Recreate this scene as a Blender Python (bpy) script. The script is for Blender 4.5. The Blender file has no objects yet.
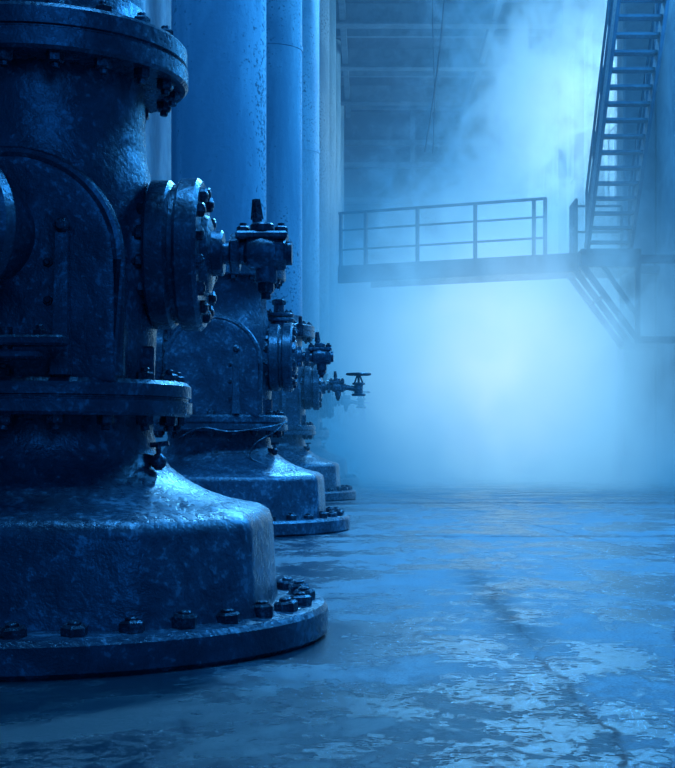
import bpy, math, random
from mathutils import Vector, Matrix
random.seed(4)
sc = bpy.context.scene
sc.view_settings.view_transform = 'Standard'
S = 1/317.0
COL = sc.collection

# ---------------------------------------------------------------- materials
def new_mat(name):
    m = bpy.data.materials.new(name); m.use_nodes = True
    nt = m.node_tree; nt.nodes.clear()
    return m, nt
class N:
    def __init__(s, nt): s.nt = nt
    def n(s, t, **kw):
        x = s.nt.nodes.new(t)
        for k, v in kw.items(): setattr(x, k, v)
        return x
    def put(s, sock, v):
        if isinstance(v, bpy.types.NodeSocket): s.nt.links.new(v, sock)
        else: sock.default_value = v
    def m(s, op, a, b=0.0, c=None, clamp=False):
        x = s.n('ShaderNodeMath', operation=op, use_clamp=clamp)
        s.put(x.inputs[0], a); s.put(x.inputs[1], b)
        if c is not None: s.put(x.inputs[2], c)
        return x.outputs[0]
    def ss(s, v, a, b, lo=0.0, hi=1.0):
        x = s.n('ShaderNodeMapRange', interpolation_type='SMOOTHSTEP')
        s.put(x.inputs['Value'], v)
        x.inputs['From Min'].default_value = a; x.inputs['From Max'].default_value = b
        x.inputs['To Min'].default_value = lo; x.inputs['To Max'].default_value = hi
        return x.outputs[0]
    def noise(s, vec, scale, detail=4, dist=0.0, rough=.55):
        x = s.n('ShaderNodeTexNoise'); s.put(x.inputs['Vector'], vec)
        x.inputs['Scale'].default_value = scale; x.inputs['Detail'].default_value = detail
        x.inputs['Distortion'].default_value = dist; x.inputs['Roughness'].default_value = rough
        return x.outputs[0]
    def mix(s, f, a, b):
        x = s.n('ShaderNodeMix', data_type='RGBA')
        s.put(x.inputs[0], f); s.put(x.inputs[6], a); s.put(x.inputs[7], b)
        return x.outputs[2]
    def scale(s, vec, v):
        x = s.n('ShaderNodeVectorMath', operation='MULTIPLY'); s.put(x.inputs[0], vec); x.inputs[1].default_value = v
        return x.outputs[0]

def surf(name, c1, c2, c3=None, r=(.4, .7), sc1=4, sc2=40, bump=.3, bdist=.01, metal=0.0, stretch=(1, 1, 1), spec=.5, wear=(.54, .62)):
    m, nt = new_mat(name); h = N(nt)
    pos = h.n('ShaderNodeNewGeometry').outputs['Position']
    v = h.scale(pos, stretch)
    a = h.noise(v, sc1, 6, .4, .65); b = h.noise(pos, sc2, 5, 0, .6)
    f = h.ss(a, .38, .62)
    col = h.mix(f, (*c1, 1), (*c2, 1))
    if c3:
        g = h.ss(h.m('ADD', h.m('MULTIPLY', b, .6), h.m('MULTIPLY', a, .4)), *wear)
        col = h.mix(g, col, (*c3, 1))
    p = h.n('ShaderNodeBsdfPrincipled')
    h.put(p.inputs['Base Color'], col)
    h.put(p.inputs['Roughness'], h.ss(b, .3, .7, r[0], r[1]))
    p.inputs['Metallic'].default_value = metal
    p.inputs['Specular IOR Level'].default_value = spec
    bp = h.n('ShaderNodeBump'); bp.inputs['Strength'].default_value = bump; bp.inputs['Distance'].default_value = bdist
    h.put(bp.inputs['Height'], h.m('ADD', h.m('MULTIPLY', a, 1.5), h.m('MULTIPLY', b, .5)))
    nt.links.new(bp.outputs[0], p.inputs['Normal'])
    o = h.n('ShaderNodeOutputMaterial'); nt.links.new(p.outputs[0], o.inputs[0])
    return m

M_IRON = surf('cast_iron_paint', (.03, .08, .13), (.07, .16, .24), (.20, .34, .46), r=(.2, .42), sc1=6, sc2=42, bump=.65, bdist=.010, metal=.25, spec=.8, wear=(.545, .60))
M_FLANGE = surf('flange_iron', (.035, .09, .14), (.07, .16, .23), (.22, .36, .47), r=(.2, .42), sc1=9, sc2=60, bump=.6, bdist=.006, metal=.4, spec=.8)
M_BOLT = surf('bolt_steel', (.03, .06, .09), (.08, .14, .19), (.24, .34, .42), r=(.2, .45), sc1=20, sc2=120, bump=.5, bdist=.004, metal=.6)
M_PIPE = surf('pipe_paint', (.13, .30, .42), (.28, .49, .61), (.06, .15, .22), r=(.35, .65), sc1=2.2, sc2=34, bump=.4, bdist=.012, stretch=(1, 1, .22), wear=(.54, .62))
M_STEEL = surf('painted_steel', (.015, .045, .09), (.03, .08, .13), r=(.4, .7), sc1=3, sc2=30, bump=.2)
M_BEAM = surf('roof_steel', (.05, .12, .18), (.09, .18, .26), r=(.4, .7), sc1=3, sc2=30, bump=.2)
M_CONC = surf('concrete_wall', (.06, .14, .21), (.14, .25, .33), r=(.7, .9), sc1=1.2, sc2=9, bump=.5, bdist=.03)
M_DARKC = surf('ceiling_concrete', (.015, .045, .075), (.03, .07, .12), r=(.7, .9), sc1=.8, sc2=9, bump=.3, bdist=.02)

# floor
M_FLOOR, nt = new_mat('wet_concrete_floor'); h = N(nt)
pos = h.n('ShaderNodeNewGeometry').outputs['Position']
sx = h.n('ShaderNodeSeparateXYZ'); nt.links.new(pos, sx.inputs[0]); X, Y, Z = sx.outputs
a = h.noise(pos, 1.3, 10, .3, .68); b = h.noise(pos, 30, 10, 0, .8); c = h.noise(h.scale(pos, (1.1, .8, 1)), 4.5, 14, .15, .85)
fine = h.noise(pos, 120, 4, 0, .7)
wave = h.m('MULTIPLY', h.m('SUBTRACT', h.noise(pos, 2.2, 3, 0, .5), .5), .16)
col = h.mix(h.ss(a, .40, .60), (.012, .05, .08, 1), (.05, .13, .185, 1))
mixn = h.m('ADD', h.m('ADD', h.m('MULTIPLY', c, .45), h.m('MULTIPLY', b, .25)), h.m('MULTIPLY', a, .3))
scuff = h.ss(mixn, .485, .530)
scuff_r = h.m('MULTIPLY', scuff, h.ss(h.m('ADD', X, h.m('MULTIPLY', h.ss(Y, 3, 7), .5)), -.5, .7, .10, 1.0))
col = h.mix(h.m('MULTIPLY', scuff_r, .65), col, (.22, .38, .49, 1))
col = h.mix(h.ss(fine, .44, .60, 0, .65), col, (.015, .055, .09, 1))
wx = h.m('ADD', h.m('ADD', X, wave), h.m('MULTIPLY', h.m('SUBTRACT', b, .5), .10)); wy = h.m('ADD', Y, h.m('MULTIPLY', h.m('SUBTRACT', c, .5), 1.2))
wet = h.m('MULTIPLY', h.ss(wx, .53, .47), h.ss(wy, 3.6, 3.4))
col = h.mix(h.m('MULTIPLY', wet, .9), col, (.008, .045, .065, 1))
def line(v, p, w):
    d = h.m('ABSOLUTE', h.m('SUBTRACT', v, p)); return h.ss(d, w, w*.3)
j = h.m('MULTIPLY', h.m('MULTIPLY', line(wx, .49, .009), h.ss(b, .46, .54)), h.ss(Y, 8, 5, 0, .9))
j = h.m('MAXIMUM', j, line(wy, 9.0, .05))
j = h.m('MAXIMUM', j, line(h.m('ADD', h.m('ADD', X, h.m('MULTIPLY', wave, .3)), h.m('MULTIPLY', Y, .12)), 2.45, .010))
j = h.m('MAXIMUM', j, line(wy, 14.0, .10))
stain = h.m('MULTIPLY', h.ss(h.m('ABSOLUTE', h.m('SUBTRACT', wx, .49)), .15, .0), h.ss(c, .43, .51))
stain = h.m('MULTIPLY', stain, h.m('MULTIPLY', h.ss(Y, 7.8, 5.8), h.ss(Y, 3.7, 4.6)))
dk = h.m('MAXIMUM', j, stain)
col = h.mix(h.m('MULTIPLY', dk, .85), col, (.010, .03, .05, 1))
p = h.n('ShaderNodeBsdfPrincipled'); h.put(p.inputs['Base Color'], col)
ro = h.m('ADD', h.ss(a, .38, .60, .11, .26), h.m('MULTIPLY', scuff_r, .24))
ro = h.m('ADD', ro, h.m('MULTIPLY', b, .10))
h.put(p.inputs['Roughness'], ro)
h.put(p.inputs['Specular IOR Level'], h.m('SUBTRACT', h.m('SUBTRACT', .55, h.m('MULTIPLY', wet, .2)), h.m('MULTIPLY', dk, .35)))
bp = h.n('ShaderNodeBump'); bp.inputs['Strength'].default_value = .5; bp.inputs['Distance'].default_value = .006
h.put(bp.inputs['Height'], h.m('SUBTRACT', h.m('ADD', h.m('MULTIPLY', b, h.m('ADD', .3, h.m('MULTIPLY', scuff, .7))), h.m('ADD', h.m('MULTIPLY', fine, .25), h.m('MULTIPLY', c, .35))), h.m('MULTIPLY', j, 2.0)))
nt.links.new(bp.outputs[0], p.inputs['Normal'])
o = h.n('ShaderNodeOutputMaterial'); nt.links.new(p.outputs[0], o.inputs[0])

def emis(name, c, s):
    m, nt = new_mat(name); h = N(nt); e = h.n('ShaderNodeEmission')
    e.inputs[0].default_value = (*c, 1); e.inputs[1].default_value = s
    o = h.n('ShaderNodeOutputMaterial'); nt.links.new(e.outputs[0], o.inputs[0]); return m
M_GLASS = emis('daylit_frosted_glass', (.45, .8, 1), 12)

# ---------------------------------------------------------------- mesh builder
class MB:
    def __init__(s): s.v = []; s.f = []; s.mi = []
    def add(s, vs, fs, mi=0):
        o = len(s.v); s.v += [tuple(v) for v in vs]
        for f in fs: s.f.append([i+o for i in f]); s.mi.append(mi)
    def loft(s, rings, mi=0, cap=True):
        n = len(rings[0]); vs = [p for r in rings for p in r]; fs = []
        for i in range(len(rings)-1):
            for k in range(n):
                k2 = (k+1) % n
                fs.append([i*n+k, i*n+k2, (i+1)*n+k2, (i+1)*n+k])
        if cap:
            fs.append(list(range(n))[::-1]); fs.append([(len(rings)-1)*n+k for k in range(n)])
        s.add(vs, fs, mi)
    def lathe(s, prof, org=(0, 0, 0), axis=(0, 0, 1), n=48, mi=0, rot=0.0):
        ax = Vector(axis).normalized(); q = Vector((0, 0, 1)).rotation_difference(ax).to_matrix(); org = Vector(org)
        rings = []
        for r, z in prof:
            rings.append([org + q @ Vector((r*math.cos(rot+2*math.pi*k/n), r*math.sin(rot+2*math.pi*k/n), z)) for k in range(n)])
        s.loft(rings, mi)
    def cyl(s, p0, p1, r, n=16, mi=0, r2=None, rot=0.0, ch=0.0):
        p0 = Vector(p0); p1 = Vector(p1); L = (p1-p0).length; r2 = r if r2 is None else r2
        if ch: prof = [(r-ch, 0), (r, ch), (r2, L-ch), (r2-ch, L)]
        else: prof = [(r, 0), (r2, L)]
        s.lathe(prof, p0, p1-p0, n, mi, rot)
    def box(s, c, d, mi=0, M=None, ch=0.0):
        c = Vector(c); x, y, z = d[0]/2, d[1]/2, d[2]/2
        if ch:
            def ring(zz, e): return [Vector(t) for t in [(-x+ch, -y+e, zz), (x-ch, -y+e, zz), (x-e, -y+ch, zz), (x-e, y-ch, zz), (x-ch, y-e, zz), (-x+ch, y-e, zz), (-x+e, y-ch, zz), (-x+e, -y+ch, zz)]]
            rr = [ring(-z, ch), ring(-z+ch, 0), ring(z-ch, 0), ring(z, ch)]
            rr = [[c+(M @ p if M else p) for p in r] for r in rr]
            s.loft(rr, mi); return
        vs = [Vector((a, b, e)) for a in (-x, x) for b in (-y, y) for e in (-z, z)]
        vs = [c+(M @ p if M else p) for p in vs]
        s.add(vs, [[0, 1, 3, 2], [4, 6, 7, 5], [0, 4, 5, 1], [2, 3, 7, 6], [0, 2, 6, 4], [1, 5, 7, 3]], mi)
    def beam(s, p0, p1, w, hh, mi=0):
        p0 = Vector(p0); p1 = Vector(p1); d = p1-p0
        q = d.to_track_quat('Y', 'Z').to_matrix()
        s.box((p0+p1)/2, (w, d.length, hh), mi, q)
    def nut(s, p, axis, r=9, hh=9, mi=0, stub=5):
        p = Vector(p); a = Vector(axis).normalized(); rot = random.random()
        s.lathe([(r, 0), (r, hh*.8), (r*.8, hh)], p, a, 6, mi, rot)
        if stub: s.cyl(p+a*hh*.9, p+a*(hh+stub), r*.5, 8, mi, ch=r*.1)
    def tube(s, pts, r, n=8, mi=0, closed=False):
        pts = [Vector(p) for p in pts]; rings = []
        for i, p in enumerate(pts):
            if closed: d = (pts[(i+1) % len(pts)]-pts[i-1]).normalized()
            else: d = (pts[min(i+1, len(pts)-1)]-pts[max(i-1, 0)]).normalized()
            q = d.to_track_quat('Z', 'Y').to_matrix()
            rings.append([p+q @ Vector((r*math.cos(2*math.pi*k/n), r*math.sin(2*math.pi*k/n), 0)) for k in range(n)])
        if closed: rings.append(rings[0])
        s.loft(rings, mi, cap=not closed)
    def mesh(s, name, mats, k=1.0, angle=35):
        me = bpy.data.meshes.new(name)
        me.from_pydata([(v[0]*k, v[1]*k, v[2]*k) for v in s.v], [], s.f)
        for m in mats: me.materials.append(m)
        for p, i in zip(me.polygons, s.mi): p.material_index = i; p.use_smooth = True
        import bmesh
        bm = bmesh.new(); bm.from_mesh(me); bmesh.ops.recalc_face_normals(bm, faces=bm.faces); bm.to_mesh(me); bm.free()
        me.set_sharp_from_angle(angle=math.radians(angle))
        return me
def obj(name, data, loc=(0, 0, 0), parent=None):
    o = bpy.data.objects.new(name, data); COL.objects.link(o); o.location = loc
    if parent: o.parent = parent
    return o

# ---------------------------------------------------------------- valve
def sqr(th, half, ch):
    c, s_ = abs(math.cos(th)), abs(math.sin(th))
    r = half/max(c, s_)
    return min(r, (2*half-ch)/(c+s_))
mb = MB()
mb.lathe([(112, 245), (114, 270), (117, 330), (117, 400), (113, 440), (106, 475), (104, 500), (104, 550)], n=64)
arch = []
for k in range(33):
    a_ = math.pi*k/32; arch.append((98*math.cos(a_), 358+98*math.sin(a_)))
arch = arch + [(-98, 245), (98, 245)]
mb.loft([[Vector((x, y, z)) for x, z in arch] for y in (10, -124)])
mb.lathe([(76, 0), (70, 85), (62, 100), (60, 118)], (0, 0, 378), (1, 0, 0), 48)
mb.lathe([(70, 0), (62, 100), (60, 118)], (0, 0, 378), (-1, 0, 0), 48)
me = mb.mesh('body_raw', [M_IRON], S)
tmp = obj('tmp', me)
md = tmp.modifiers.new('r', 'REMESH'); md.mode = 'VOXEL'; md.voxel_size = .011; md.use_smooth_shade = True
md = tmp.modifiers.new('s', 'SMOOTH'); md.factor = .6; md.iterations = 7
dg = bpy.context.evaluated_depsgraph_get()
BODY = bpy.data.meshes.new_from_object(tmp.evaluated_get(dg)); BODY.name = 'valve_body'
BODY.materials.clear(); BODY.materials.append(M_IRON)
for p_ in BODY.polygons: p_.use_smooth = True
bpy.data.objects.remove(tmp)

mb = MB(); n = 128
def ring(hh, half, ch, t, r):
    out = []
    for k in range(n):
        th = 2*math.pi*k/n
        rr = sqr(th, half, ch)*(1-t)+r*t
        out.append(Vector((rr*math.cos(th), rr*math.sin(th), hh)))
    return out
q_ = .3
mb.loft([ring(28, 238, 90, q_, 238), ring(40, 235, 90, q_, 235), ring(110, 231, 90, q_, 231), ring(119, 228, 90, q_, 228), ring(125, 219, 90, q_, 219),
         ring(132, 194, 80, .5, 190), ring(142, 168, 50, .8, 166), ring(153, 150, 50, 1, 146), ring(166, 150, 50, 1, 129), ring(182, 1, 0, 1, 117),
         ring(200, 1, 0, 1, 112), ring(219, 1, 0, 1, 112)])
PED = mb.mesh('valve_pedestal', [M_IRON], S, 40)
mb = MB()
mb.lathe([(284, 0), (288, 4), (288, 26), (284, 31), (258, 33), (228, 35)], n=96)
for k in range(34):
    a_ = 2*math.pi*(k+.3)/34; rr = 264
    mb.nut((rr*math.cos(a_), rr*math.sin(a_), 31), (random.uniform(-.1, .1), random.uniform(-.1, .1), 1), 11.5, 10+random.random()*3, 1, 3)
PLATE = mb.mesh('base_plate', [M_IRON, M_BOLT], S)
mb = MB()
def flange_pair(h0, h1, r, ri, nb, up=True):
    mid = (h0+h1)/2
    mb.lathe([(ri, h0), (r-3, h0), (r, h0+3), (r, mid-3), (r-4, mid-2), (r-4, mid)], n=80, mi=0)
    mb.lathe([(r-4, mid-1), (r-4, mid+1), (r-1, mid+2), (r-1, h1-4), (r-5, h1), (ri, h1)], n=80, mi=0)
    for k in range(nb):
        a_ = 2*math.pi*(k+.45)/nb; rr = r-16
        x, y = rr*math.cos(a_), rr*math.sin(a_)
        mb.nut((x, y, h1), (0, 0, 1), 8.5, 8, 1, 4); mb.nut((x, y, h0), (0, 0, -1), 8.5, 9, 1, 5)
flange_pair(216, 250, 151, 105, 18)
flange_pair(546, 588, 147, 100, 18)
mb.lathe([(112, 588), (106, 600), (104, 620)], n=64, mi=0)
for sgn in (1, -1):
    ax = Vector((sgn, 0, 0)); o_ = Vector((0, 0, 378))
    for (u0, u1, rr) in ((112, 136, 74), (141, 164, 76)):
        mb.lathe([(rr-4, u0), (rr, u0+3), (rr, u1-4), (rr-4, u1)], o_, ax, 64)
    mb.lathe([(68, 135), (68, 142)], o_, ax, 48)
    mb.lathe([(42, 163), (38, 170), (30, 173)], o_, ax, 48)
    for k in range(14):
        a_ = 2*math.pi*(k+.5)/14
        p_ = o_+Vector((0, 61*math.cos(a_), 61*math.sin(a_)))
        mb.nut(p_+ax*163, ax, 7.5, 7, 1, 1); mb.nut(p_+ax*112, -ax, 7.5, 7, 1, 3)
pts = [Vector((99*x/98, -118, 358+(z-358)*1.0)) for x, z in [(98*math.cos(math.pi*k/32), 358+98*math.sin(math.pi*k/32)) for k in range(33)]]
pts = [Vector((99, -118, 252))]+pts+[Vector((-99, -118, 252))]
mb.tube(pts, 6.5, 10)
mb.loft([[Vector((50+x*w, -118-y, hh)) for x, y in ((-1, 0), (1, 0), (.8, d), (-.8, d))] for hh, w, d in ((252, 10, 26), (300, 8, 20), (380, 7, 14), (394, 5, 9), (402, 2, 3))])
mb.lathe([(7, 0), (7, 10), (4, 14)], (50, -122, 388), (0, -1, 0), 12, 1)
for hh in (285, 320, 355): mb.nut((36, -120, hh), (0, -1, 0), 5, 5, 1, 3)
o3 = 380
mb.cyl((168, 0, o3), (184, 0, o3), 23, 24, 0, ch=2)
mb.cyl((184, 0, o3), (214, 0, o3), 11, 16, 0)
mb.cyl((190, 0, o3), (200, 0, o3), 20, 6, 0, ch=2)
mb.lathe([(8, -20), (16, -14), (19, 0), (16, 14), (8, 20)], (222, 0, o3), (1, 0, 0), 20, 0)
mb.cyl((232, 0, o3), (246, 0, o3), 17, 6, 0, ch=2); mb.cyl((246, 0, o3), (252, 0, o3), 12, 16, 0)
mb.box((222, 0, o3+17), (52, 26, 8), 0, ch=2)
for sx_ in (-19, 19): mb.cyl((222+sx_, 0, o3+8), (222+sx_, 0, o3+30), 3.5, 8, 1); mb.nut((222+sx_, 0, o3+21), (0, 0, 1), 6.5, 6, 1, 0)
mb.cyl((222, 0, o3+20), (222, 0, o3+30), 12, 16, 0, ch=2); mb.cyl((217, 0, o3+28), (217, 0, o3+36), 5, 10, 1)
mb.cyl((217, 0, o3+34), (216, 0, o3+54), 6.5, 4, 1, r2=4)
mb.cyl((226, 0, o3-10), (226, 0, o3-30), 11, 16, 0, ch=1); mb.cyl((226, 0, o3-28), (226, 0, o3-40), 9, 6, 1, ch=2); mb.cyl((226, 0, o3-38), (226, 0, o3-46), 5, 10, 1)
mb.cyl((105, -40, 176), (128, -52, 172), 5, 10, 1); mb.lathe([(3, -8), (7, -4), (8, 0), (7, 4), (3, 8)], (126, -51, 172), (0, 0, 1), 12, 1)
mb.cyl((126, -51, 178), (126, -51, 190), 2.5, 8, 1); mb.cyl((118, -51, 188), (136, -51, 190), 2.5, 8, 1)
mb.box((112, -30, 268), (14, 10, 34), 0, ch=2); mb.box((-112, -30, 268), (14, 10, 34), 0, ch=2)
FIT = mb.mesh('fittings', [M_FLANGE, M_BOLT], S)
# vent branch (pumps further back)
mb = MB()
mb.cyl((128, 62, 430), (128, 62, 462), 20, 20, 0); mb.cyl((60, 62, 430), (136, 62, 430), 20, 20, 0, ch=4)
mb.cyl((128, 62, 462), (128, 62, 470), 34, 32, 0, ch=2); mb.cyl((128, 62, 473), (128, 62, 481), 34, 32, 0, ch=2)
for k in range(8):
    a_ = math.pi*k/4; mb.nut((128+26*math.cos(a_), 62+26*math.sin(a_), 480), (0, 0, 1), 5, 5, 1, 3)
mb.cyl((128, 62, 480), (128, 62, 500), 12, 16, 0); mb.cyl((128, 62, 500), (128, 62, 512), 16, 6, 1, ch=2)
mb.cyl((150, 62, 440), (176, 62, 440), 8, 12, 0); mb.cyl((176, 62, 430), (176, 62, 458), 9, 8, 1, ch=2); mb.cyl((176, 62, 458), (176, 62, 474), 4, 8, 1)
VENT = mb.mesh('vent_branch', [M_FLANGE, M_BOLT], S)
# handwheel branch
mb = MB()
mb.cyl((250, 0, o3), (300, 0, o3-8), 9, 12, 0); mb.cyl((296, 0, o3-26), (296, 0, o3+16), 15, 16, 0, ch=3)
mb.cyl((296, 0, o3-30), (296, 0, o3-22), 24, 20, 0, ch=2); mb.cyl((296, 0, o3+8), (296, 0, o3+15), 22, 20, 0, ch=2)
mb.cyl((296, 0, o3+15), (296, 0, o3+46), 4, 10, 1)
for s_ in (-1, 1): mb.cyl((296+14*s_, 0, o3+14), (296+5*s_, 0, o3+38), 3, 8, 1)
mb.tube([(296+40*math.cos(2*math.pi*k/32), 40*math.sin(2*math.pi*k/32), o3+44) for k in range(32)], 4, 8, 1, closed=True)
for k in range(5):
    a_ = 2*math.pi*k/5+.3; mb.cyl((296, 0, o3+42), (296+40*math.cos(a_), 40*math.sin(a_), o3+44), 3, 8, 1)
mb.cyl((296, 0, o3+38), (296, 0, o3+50), 8, 12, 1)
WHEEL = mb.mesh('handwheel_branch', [M_FLANGE, M_BOLT], S)
mb = MB()
w = [Vector((150, -60, 240)), Vector((130, -90, 215)), Vector((90, -110, 190)), Vector((80, -118, 160)), Vector((120, -130, 138)), Vector((60, -160, 132)), Vector((20, -150, 136))]
def cr(P, m=8):
    out = []
    for i in range(len(P)-1):
        a_, b_, c_, d_ = P[max(i-1, 0)], P[i], P[i+1], P[min(i+2, len(P)-1)]
        for k in range(m):
            t = k/m; out.append(.5*((2*b_)+(c_-a_)*t+(2*a_-5*b_+4*c_-d_)*t*t+(3*b_-a_-3*c_+d_)*t**3))
    return out+[P[-1]]
mb.tube(cr(w), 1.6, 6)
mb.tube(cr([Vector((152, -40, 236)), Vector((120, -110, 225)), Vector((40, -150, 214)), Vector((-20, -152, 222)), Vector((-70, -140, 200))]), 2.2, 6)
WIRE = mb.mesh('wire', [M_BOLT], S)
mb = MB()
mb.lathe([(104, 0), (104, 900)], n=64); mb.lathe([(104, 899), (107, 899.5), (107, 914), (104, 914.5)], n=64); mb.lathe([(104, 914), (104, 2860)], n=64)
PIPE = mb.mesh('vertical_pipe', [M_PIPE], S, 20)

XV = -328*S; Y0 = 4.42; DY = 5.3
for i in range(8):
    root = obj('industrial_gate_valve' if i == 0 else 'industrial_gate_valve.%03d' % i, None, (XV, Y0+DY*i, 0))
    root.empty_display_size = .2
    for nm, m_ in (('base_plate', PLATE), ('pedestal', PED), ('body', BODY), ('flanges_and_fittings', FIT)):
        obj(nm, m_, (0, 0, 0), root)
    if i == 1: obj('instrument_wire', WIRE, (0, 0, 0), root)
    if i > 0: obj('vent_branch', VENT, (0, 0, 0), root)
    if i > 1: obj('handwheel_branch', WHEEL, (0, 0, 0), root)
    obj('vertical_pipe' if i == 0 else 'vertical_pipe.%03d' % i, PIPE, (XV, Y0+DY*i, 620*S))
    if i == 0:
        mb = MB()
        ax = Vector((-.40, -.92, 0)).normalized(); o_ = Vector((-32, -124, 382))
        mb.cyl(o_-ax*40, o_+ax*40, 52, 40)
        mb.lathe([(72, 34), (76, 37), (76, 50), (72, 53)], o_, ax, 56); mb.lathe([(70, 56), (75, 58), (75, 74), (70, 78), (40, 80), (34, 90)], o_, ax, 56)
        q = Vector((0, 0, 1)).rotation_difference(ax).to_matrix()
        for k in range(12):
            a_ = 2*math.pi*(k+.5)/12; mb.nut(o_+q @ Vector((60*math.cos(a_), 60*math.sin(a_), 77)), ax, 8, 8, 1, 4)
        obj('inlet_cover', mb.mesh('inlet_cover', [M_FLANGE, M_BOLT], S), parent=root)
        mb = MB()
        mb.box((-5, -172, 280), (136, 26, 9), 0, ch=2); mb.box((-10, -172, 268), (100, 22, 8), 0, ch=2)
        mb.cyl((-20, -100, 272), (-20, -190, 272), 13, 16, 0, ch=2)
        mb.cyl((10, -172, 262), (10, -172, 292), 6, 12, 1); mb.nut((40, -172, 284), (0, 0, 1), 7, 6, 1, 4)
        mb.box((-18, -175, 170), (30, 40, 34), 0, ch=4); mb.cyl((-14, -178, 180), (-14, -178, 208), 7, 12, 1)
        mb.cyl((-18, -165, 170), (-18, -80, 170), 12, 12, 0)
        obj('operating_lever', mb.mesh('operating_lever', [M_FLANGE, M_BOLT], S), parent=root)

# ---------------------------------------------------------------- room
XL, XR, YN, YF, HC = -2.9, 4.6, -4.0, 44.0, 11.0
def boxobj(name, lo, hi, mat):
    mb = MB(); lo = Vector(lo); hi = Vector(hi); mb.box((lo+hi)/2, tuple(hi-lo)); return obj(name, mb.mesh(name, [mat]))
boxobj('floor', (XL-.3, YN, -.2), (XR+.3, YF+.3, 0), M_FLOOR)
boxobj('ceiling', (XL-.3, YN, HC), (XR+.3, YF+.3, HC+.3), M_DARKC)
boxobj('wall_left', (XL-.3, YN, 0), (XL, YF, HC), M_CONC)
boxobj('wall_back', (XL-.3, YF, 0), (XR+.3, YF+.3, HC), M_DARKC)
wins = [(23.4+2.6*k, 24.6+2.6*k) for k in range(7)]
wz0, wz1 = 5.2, 9.4
mb = MB()
def wb(y0, y1, z0, z1): mb.box((XR+.15, (y0+y1)/2, (z0+z1)/2), (.3, y1-y0, z1-z0))
wb(YN, YF, 0, wz0); wb(YN, YF, wz1, HC)
ys = [YN]+[v for w_ in wins for v in w_]+[YF]
for k in range(0, len(ys), 2): wb(ys[k], ys[k+1], wz0, wz1)
obj('wall_right', mb.mesh('wall_right', [M_CONC]))
for k, (y0, y1) in enumerate(wins):
    mb = MB()
    mb.box((XR+.2, (y0+y1)/2, (wz0+wz1)/2), (.02, y1-y0, wz1-wz0), 1)
    for yy in (y0+.03, (y0+y1)/2, y1-.03): mb.box((XR+.12, yy, (wz0+wz1)/2), (.08, .06, wz1-wz0), 0)
    for j_ in range(4): mb.box((XR+.12, (y0+y1)/2, wz0+.03+(wz1-wz0-.06)*j_/3), (.07, y1-y0, .05), 0)
    obj('window_%d' % (k+1), mb.mesh('window', [M_STEEL, M_GLASS]))
for k, yy in enumerate((22.6, 43.4)):
    mb = MB(); mb.box((XR-.27, yy, HC/2-.28), (.52, .6, HC-.57), ch=.03); mb.box((XR-.30, yy, .2), (.58, .74, .4), ch=.03)
    obj('concrete_pillar' if k == 0 else 'concrete_pillar.%03d' % k, mb.mesh('concrete_pillar', [M_CONC]))
mb = MB()
for k in range(14):
    yy = 18+k*1.9; big = (k % 2 == 0)
    hgt = .5 if big else .22
    mb.box(((XL+XR)/2, yy, HC-hgt/2), (XR-XL, .16, hgt))
    if big: mb.box(((XL+XR)/2, yy, HC-hgt), (XR-XL, .4, .04))
for xx in (-.6, 3.0): mb.box((xx, 30, HC-.3), (.14, 26, .22))
obj('roof_beams', mb.mesh('roof_beams', [M_BEAM]))
mb = MB()
for zz in (10.0, 9.3, 8.2, 6.6): mb.box(((XL+XR)/2, YF-.12, zz), (XR-XL, .24, .16))
for xx in (-1.2, 1.4, 4.0): mb.box((xx, YF-.1, HC/2), (.16, .2, HC))
obj('wall_girts', mb.mesh('wall_girts', [M_BEAM]))
mb = MB()
mb.tube([(1.50-.04*t*t/9, 26, HC-t*.5) for t in range(0, 11)], .016, 6)
mb.tube([(1.22+.02*math.sin(t), 26.1, HC-t*.5) for t in range(0, 11)], .010, 6)
obj('hanging_cable', mb.mesh('hanging_cable', [M_STEEL]))

# ---------------------------------------------------------------- catwalk
DH = 3.48
A = Vector((-.46, 22.8, DH)); B = Vector((3.2, 21.2, DH)); u = (B-A).normalized(); v = Vector((-u.y, u.x, 0))
W = .8
def P(a_, b_, z): return A+u*a_+v*b_+Vector((0, 0, z))
L = (B-A).length
mb = MB()
mb.beam(P(0, W/2, -.03), P(L, W/2, -.03), W, .05)
for b_ in (0, W): mb.beam(P(-.02+.3*b_, b_, -.14), P(L, b_, -.14), .07, .28)
k = 0.2
while k < L: mb.beam(P(k, 0, -.12), P(k, W, -.12), .05, .12); k += .55
def railing(b_, posts, end):
    for a_ in posts: mb.beam(P(a_, b_, 0), P(a_+.0001, b_, .86), .05, .05)
    for z in (.86, .58, .26): mb.tube([P(-.02, b_, z), P(end, b_, z)], .024 if z > .8 else .017, 8)
railing(0, (.02, .46, 1.36, 2.33, 3.28, 3.46), 3.48)
mb.box((3.6, 21.45, DH-.04), (.88, 1.5, .07))
for yy in (20.75, 22.15): mb.box((3.6, yy, DH-.15), (.88, .08, .24))
for xx in (3.2, 4.0): mb.box((xx, 21.45, DH-.15), (.08, 1.5, .22))
for yy in (20.78, 21.45, 22.1):
    mb.beam((3.15, yy, DH-.2), (4.0, yy, DH-1.35), .06, .09)
mb.beam((3.45, 20.78, DH-.2), (4.0, 20.78, DH-1.0), .05, .07)
mb.beam((4.0, 20.78, DH-.2), (4.0001, 20.78, DH-1.4), .07, .07); mb.beam((4.0, 22.1, DH-.2), (4.0001, 22.1, DH-1.4), .07, .07)
mb.beam((3.5, 20.78, DH-.70), (3.5, 22.1, DH-.70), .04, .04)
for yy in (20.78, 22.1): mb.box((4.28, yy, DH-1.35), (.62, .1, .1)); mb.box((4.28, yy, DH-.15), (.62, .1, .12))
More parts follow.
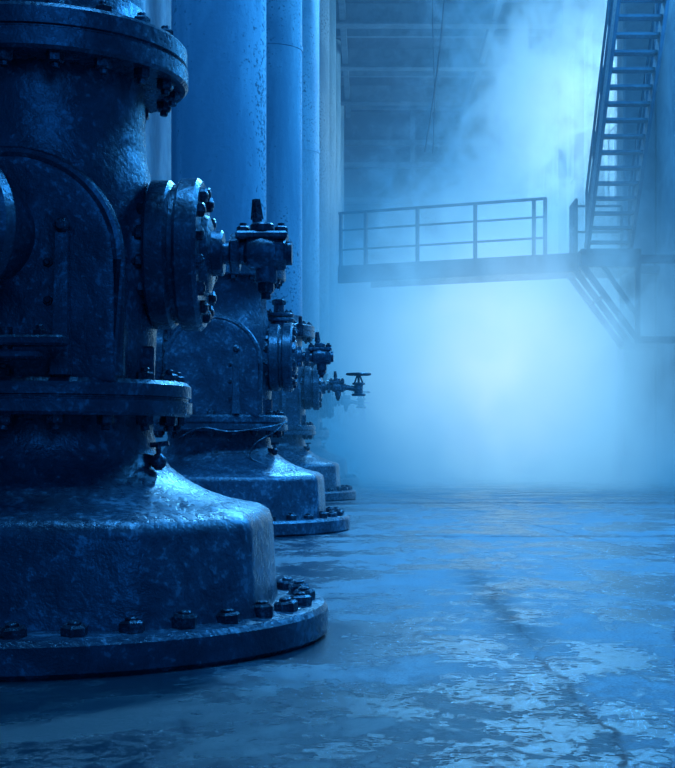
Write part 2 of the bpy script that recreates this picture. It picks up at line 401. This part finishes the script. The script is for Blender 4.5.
for yy in (21.5, 21.8, 22.1): mb.beam((3.2, yy, DH), (3.2001, yy, DH+.86), .04, .04)
for z in (.86, .45): mb.tube([(3.2, 21.5, DH+z), (3.2, 22.1, DH+z), (4.0, 22.1, DH+z)], .02, 8)
mb.beam((4.0, 22.1, DH), (4.0001, 22.1, DH+.86), .04, .04)
obj('catwalk', mb.mesh('catwalk', [M_STEEL]))

# ---------------------------------------------------------------- staircase
mb = MB()
sx0, sx1 = 3.28, 3.92; y0_, z0_ = 21.0, DH; rise, run, ns = .19, .165, 27
top = Vector((0, y0_-run*ns, z0_+rise*ns))
for xx in (sx0, sx1):
    mb.beam((xx, y0_, z0_), (xx, top.y, top.z-.05), .05, .24)
for k in range(ns):
    mb.box(((sx0+sx1)/2, y0_-run*(k+.5), z0_+rise*(k+.6)), (sx1-sx0, .2, .035))
for xx in (sx0, sx1):
    for z in (.9, .5): mb.tube([(xx, y0_, z0_+z), (xx, top.y, top.z+z)], .02, 8)
    for k in range(0, ns+1, 4):
        yy = y0_-run*k; zz = z0_+rise*k; mb.beam((xx, yy, zz), (xx, yy+.0001, zz+.9), .04, .04)
mb.box(((sx0+XR)/2-.01, top.y-.7, top.z), (XR-sx0-.02, 1.5, .08))
for yy in (top.y, top.y-1.4): mb.beam((sx0, yy, top.z-.1), (XR-.03, yy, top.z-.1), .08, .18); mb.beam((sx0+.1, yy, top.z-.15), (XR-.05, yy, top.z-1.3), .07, .07)
obj('metal_staircase', mb.mesh('metal_staircase', [M_STEEL]))

# ---------------------------------------------------------------- steam volume
mat, nt = new_mat('steam'); h = N(nt)
pos = h.n('ShaderNodeNewGeometry').outputs['Position']
sx = h.n('ShaderNodeSeparateXYZ'); nt.links.new(pos, sx.inputs[0]); X, Y, Z = sx.outputs
n1 = h.noise(h.scale(pos, (1, .35, .75)), .8, 5, 1.4, .6)
n2 = h.noise(h.scale(pos, (1, .4, .9)), 1.5, 5, 1.4, .6)
low = h.m('MULTIPLY', h.ss(h.m('SUBTRACT', Z, h.m('MULTIPLY', n2, 2.4)), 3.8, .4), h.ss(h.m('ADD', Y, h.m('MULTIPLY', n1, 5)), 16.5, 25))
low = h.m('MULTIPLY', low, h.ss(n1, .36, .58, .3, 1.0))
low = h.m('MULTIPLY', low, h.ss(X, -1.7, .3, .35, 1.0))
low = h.m('MULTIPLY', low, h.ss(X, 4.4, 3.2, .5, 1.0))
xc = h.m('ABSOLUTE', h.m('SUBTRACT', X, h.m('ADD', .7, h.m('MULTIPLY', Z, .36))))
thr = h.m('SUBTRACT', h.m('ADD', h.m('MULTIPLY', n1, .45), h.m('MULTIPLY', n2, .55)), h.m('MULTIPLY', xc, .042))
up = h.m('MULTIPLY', h.ss(thr, .42, .51), h.ss(Z, 15, 4))
up = h.m('MULTIPLY', up, h.ss(Y, 22.5, 25))
up = h.m('MULTIPLY', up, h.ss(Y, 38, 30))
D = h.m('ADD', h.m('MULTIPLY', low, .56), h.m('MULTIPLY', up, .60))
D = h.m('ADD', D, h.m('MULTIPLY', h.m('MULTIPLY', h.ss(Z, 1.6, .0), h.ss(Y, 11, 19)), h.ss(n2, .38, .60, .02, .34)))
D = h.m('ADD', D, h.ss(Y, 8, 20, .003, .014))
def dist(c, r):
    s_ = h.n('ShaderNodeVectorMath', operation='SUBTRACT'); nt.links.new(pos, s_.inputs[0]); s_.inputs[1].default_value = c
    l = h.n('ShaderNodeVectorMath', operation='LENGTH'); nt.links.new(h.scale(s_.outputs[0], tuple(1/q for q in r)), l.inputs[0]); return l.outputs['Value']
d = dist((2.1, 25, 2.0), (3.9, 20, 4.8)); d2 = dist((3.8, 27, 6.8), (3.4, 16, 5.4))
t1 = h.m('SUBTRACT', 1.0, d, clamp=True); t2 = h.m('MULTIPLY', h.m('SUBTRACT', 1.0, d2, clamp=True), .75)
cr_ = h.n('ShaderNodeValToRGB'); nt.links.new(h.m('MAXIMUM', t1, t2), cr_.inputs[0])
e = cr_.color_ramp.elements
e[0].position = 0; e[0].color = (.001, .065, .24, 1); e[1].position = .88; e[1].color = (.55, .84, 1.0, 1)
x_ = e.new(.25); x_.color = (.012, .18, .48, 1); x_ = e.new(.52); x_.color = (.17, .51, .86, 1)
vs_ = h.n('ShaderNodeVolumeScatter'); vs_.inputs['Color'].default_value = (.7, .9, 1, 1); vs_.inputs['Anisotropy'].default_value = .2
h.put(vs_.inputs['Density'], h.m('MULTIPLY', D, .5))
ab = h.n('ShaderNodeVolumeAbsorption'); ab.inputs['Color'].default_value = (0, 0, 0, 1); h.put(ab.inputs['Density'], h.m('MULTIPLY', D, .6))
em = h.n('ShaderNodeEmission'); h.put(em.inputs[0], cr_.outputs[0]); h.put(em.inputs[1], D)  # backlight painted in as emission: the steam itself glows around two chosen centres
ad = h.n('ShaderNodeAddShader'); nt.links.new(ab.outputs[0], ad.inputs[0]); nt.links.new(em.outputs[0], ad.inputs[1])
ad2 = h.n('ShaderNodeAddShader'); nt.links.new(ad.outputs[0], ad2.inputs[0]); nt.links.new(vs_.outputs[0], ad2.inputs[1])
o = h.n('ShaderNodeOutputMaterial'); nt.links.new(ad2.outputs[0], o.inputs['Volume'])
try: mat.cycles.volume_step_rate = 2.5
except Exception as ex: print(ex)
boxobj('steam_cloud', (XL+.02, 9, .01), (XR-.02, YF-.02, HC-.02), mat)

# ---------------------------------------------------------------- lights
def area(name, loc, tgt, size, power, col, spread=None):
    l = bpy.data.lights.new(name, 'AREA'); l.shape = 'RECTANGLE'; l.size, l.size_y = size; l.energy = power; l.color = col
    if spread: l.spread = math.radians(spread)
    o = obj(name, l, loc); o.rotation_euler = (Vector(tgt)-Vector(loc)).to_track_quat('-Z', 'Y').to_euler(); return o
def spot(name, loc, tgt, rad, power, col, ang):
    l = bpy.data.lights.new(name, 'SPOT'); l.energy = power; l.color = col; l.shadow_soft_size = rad
    l.spot_size = math.radians(ang); l.spot_blend = 1.0
    o = obj(name, l, loc); o.rotation_euler = (Vector(tgt)-Vector(loc)).to_track_quat('-Z', 'Y').to_euler(); return o
area('window_light', (4.4, 9.5, 6.0), (-1, 6.5, .8), (3, 3), 620, (.04, .38, 1))  # added key light out of view; the wall is solid here, without a window
area('window_light.001', (4.4, 16, 5.5), (-1, 16, 4), (5, 5), 620, (.05, .41, 1))  # added to brighten the pipes' right sides; no window behind it
spot('roof_lamp', (2.2, 22.5, 10.2), (0, 9, 0), .8, 7500, (.10, .48, 1), 120)  # added above the view for rim light and floor gloss
area('roof_lamp.001', (-.2, 5.2, 8.5), (-.7, 5.0, 0), (2, 2), 420, (.06, .41, 1))
area('entrance_light', (1.5, -2, 4), (-1, 5, 1.0), (3, 2), 44, (.02, .28, 1))  # added fill behind the camera, for highlights on the valve edges
for k in range(3):
    y0, y1 = wins[k]
    area('window_shaft_light' if k == 0 else 'window_shaft_light.%03d' % k, (XR-.1, (y0+y1)/2, 7.4+.7*k), (XR-1.5, (y0+y1)/2-.2, 3.4+.7*k), (.5, 1.0), 45, (.22, .60, 1), 16)
w_ = bpy.data.worlds.new('world'); sc.world = w_; w_.use_nodes = True
w_.node_tree.nodes['Background'].inputs[0].default_value = (.002, .08, .30, 1); w_.node_tree.nodes['Background'].inputs[1].default_value = .7

# ---------------------------------------------------------------- camera
c = bpy.data.cameras.new('camera'); co = obj('camera', c, (0, 0, .6)); co.rotation_euler = (math.pi/2, 0, 0)
c.sensor_fit = 'VERTICAL'; c.sensor_height = 36; c.lens = 36*1400/768
c.shift_x = -(368-337.5)/768; c.shift_y = 59/768
sc.camera = co
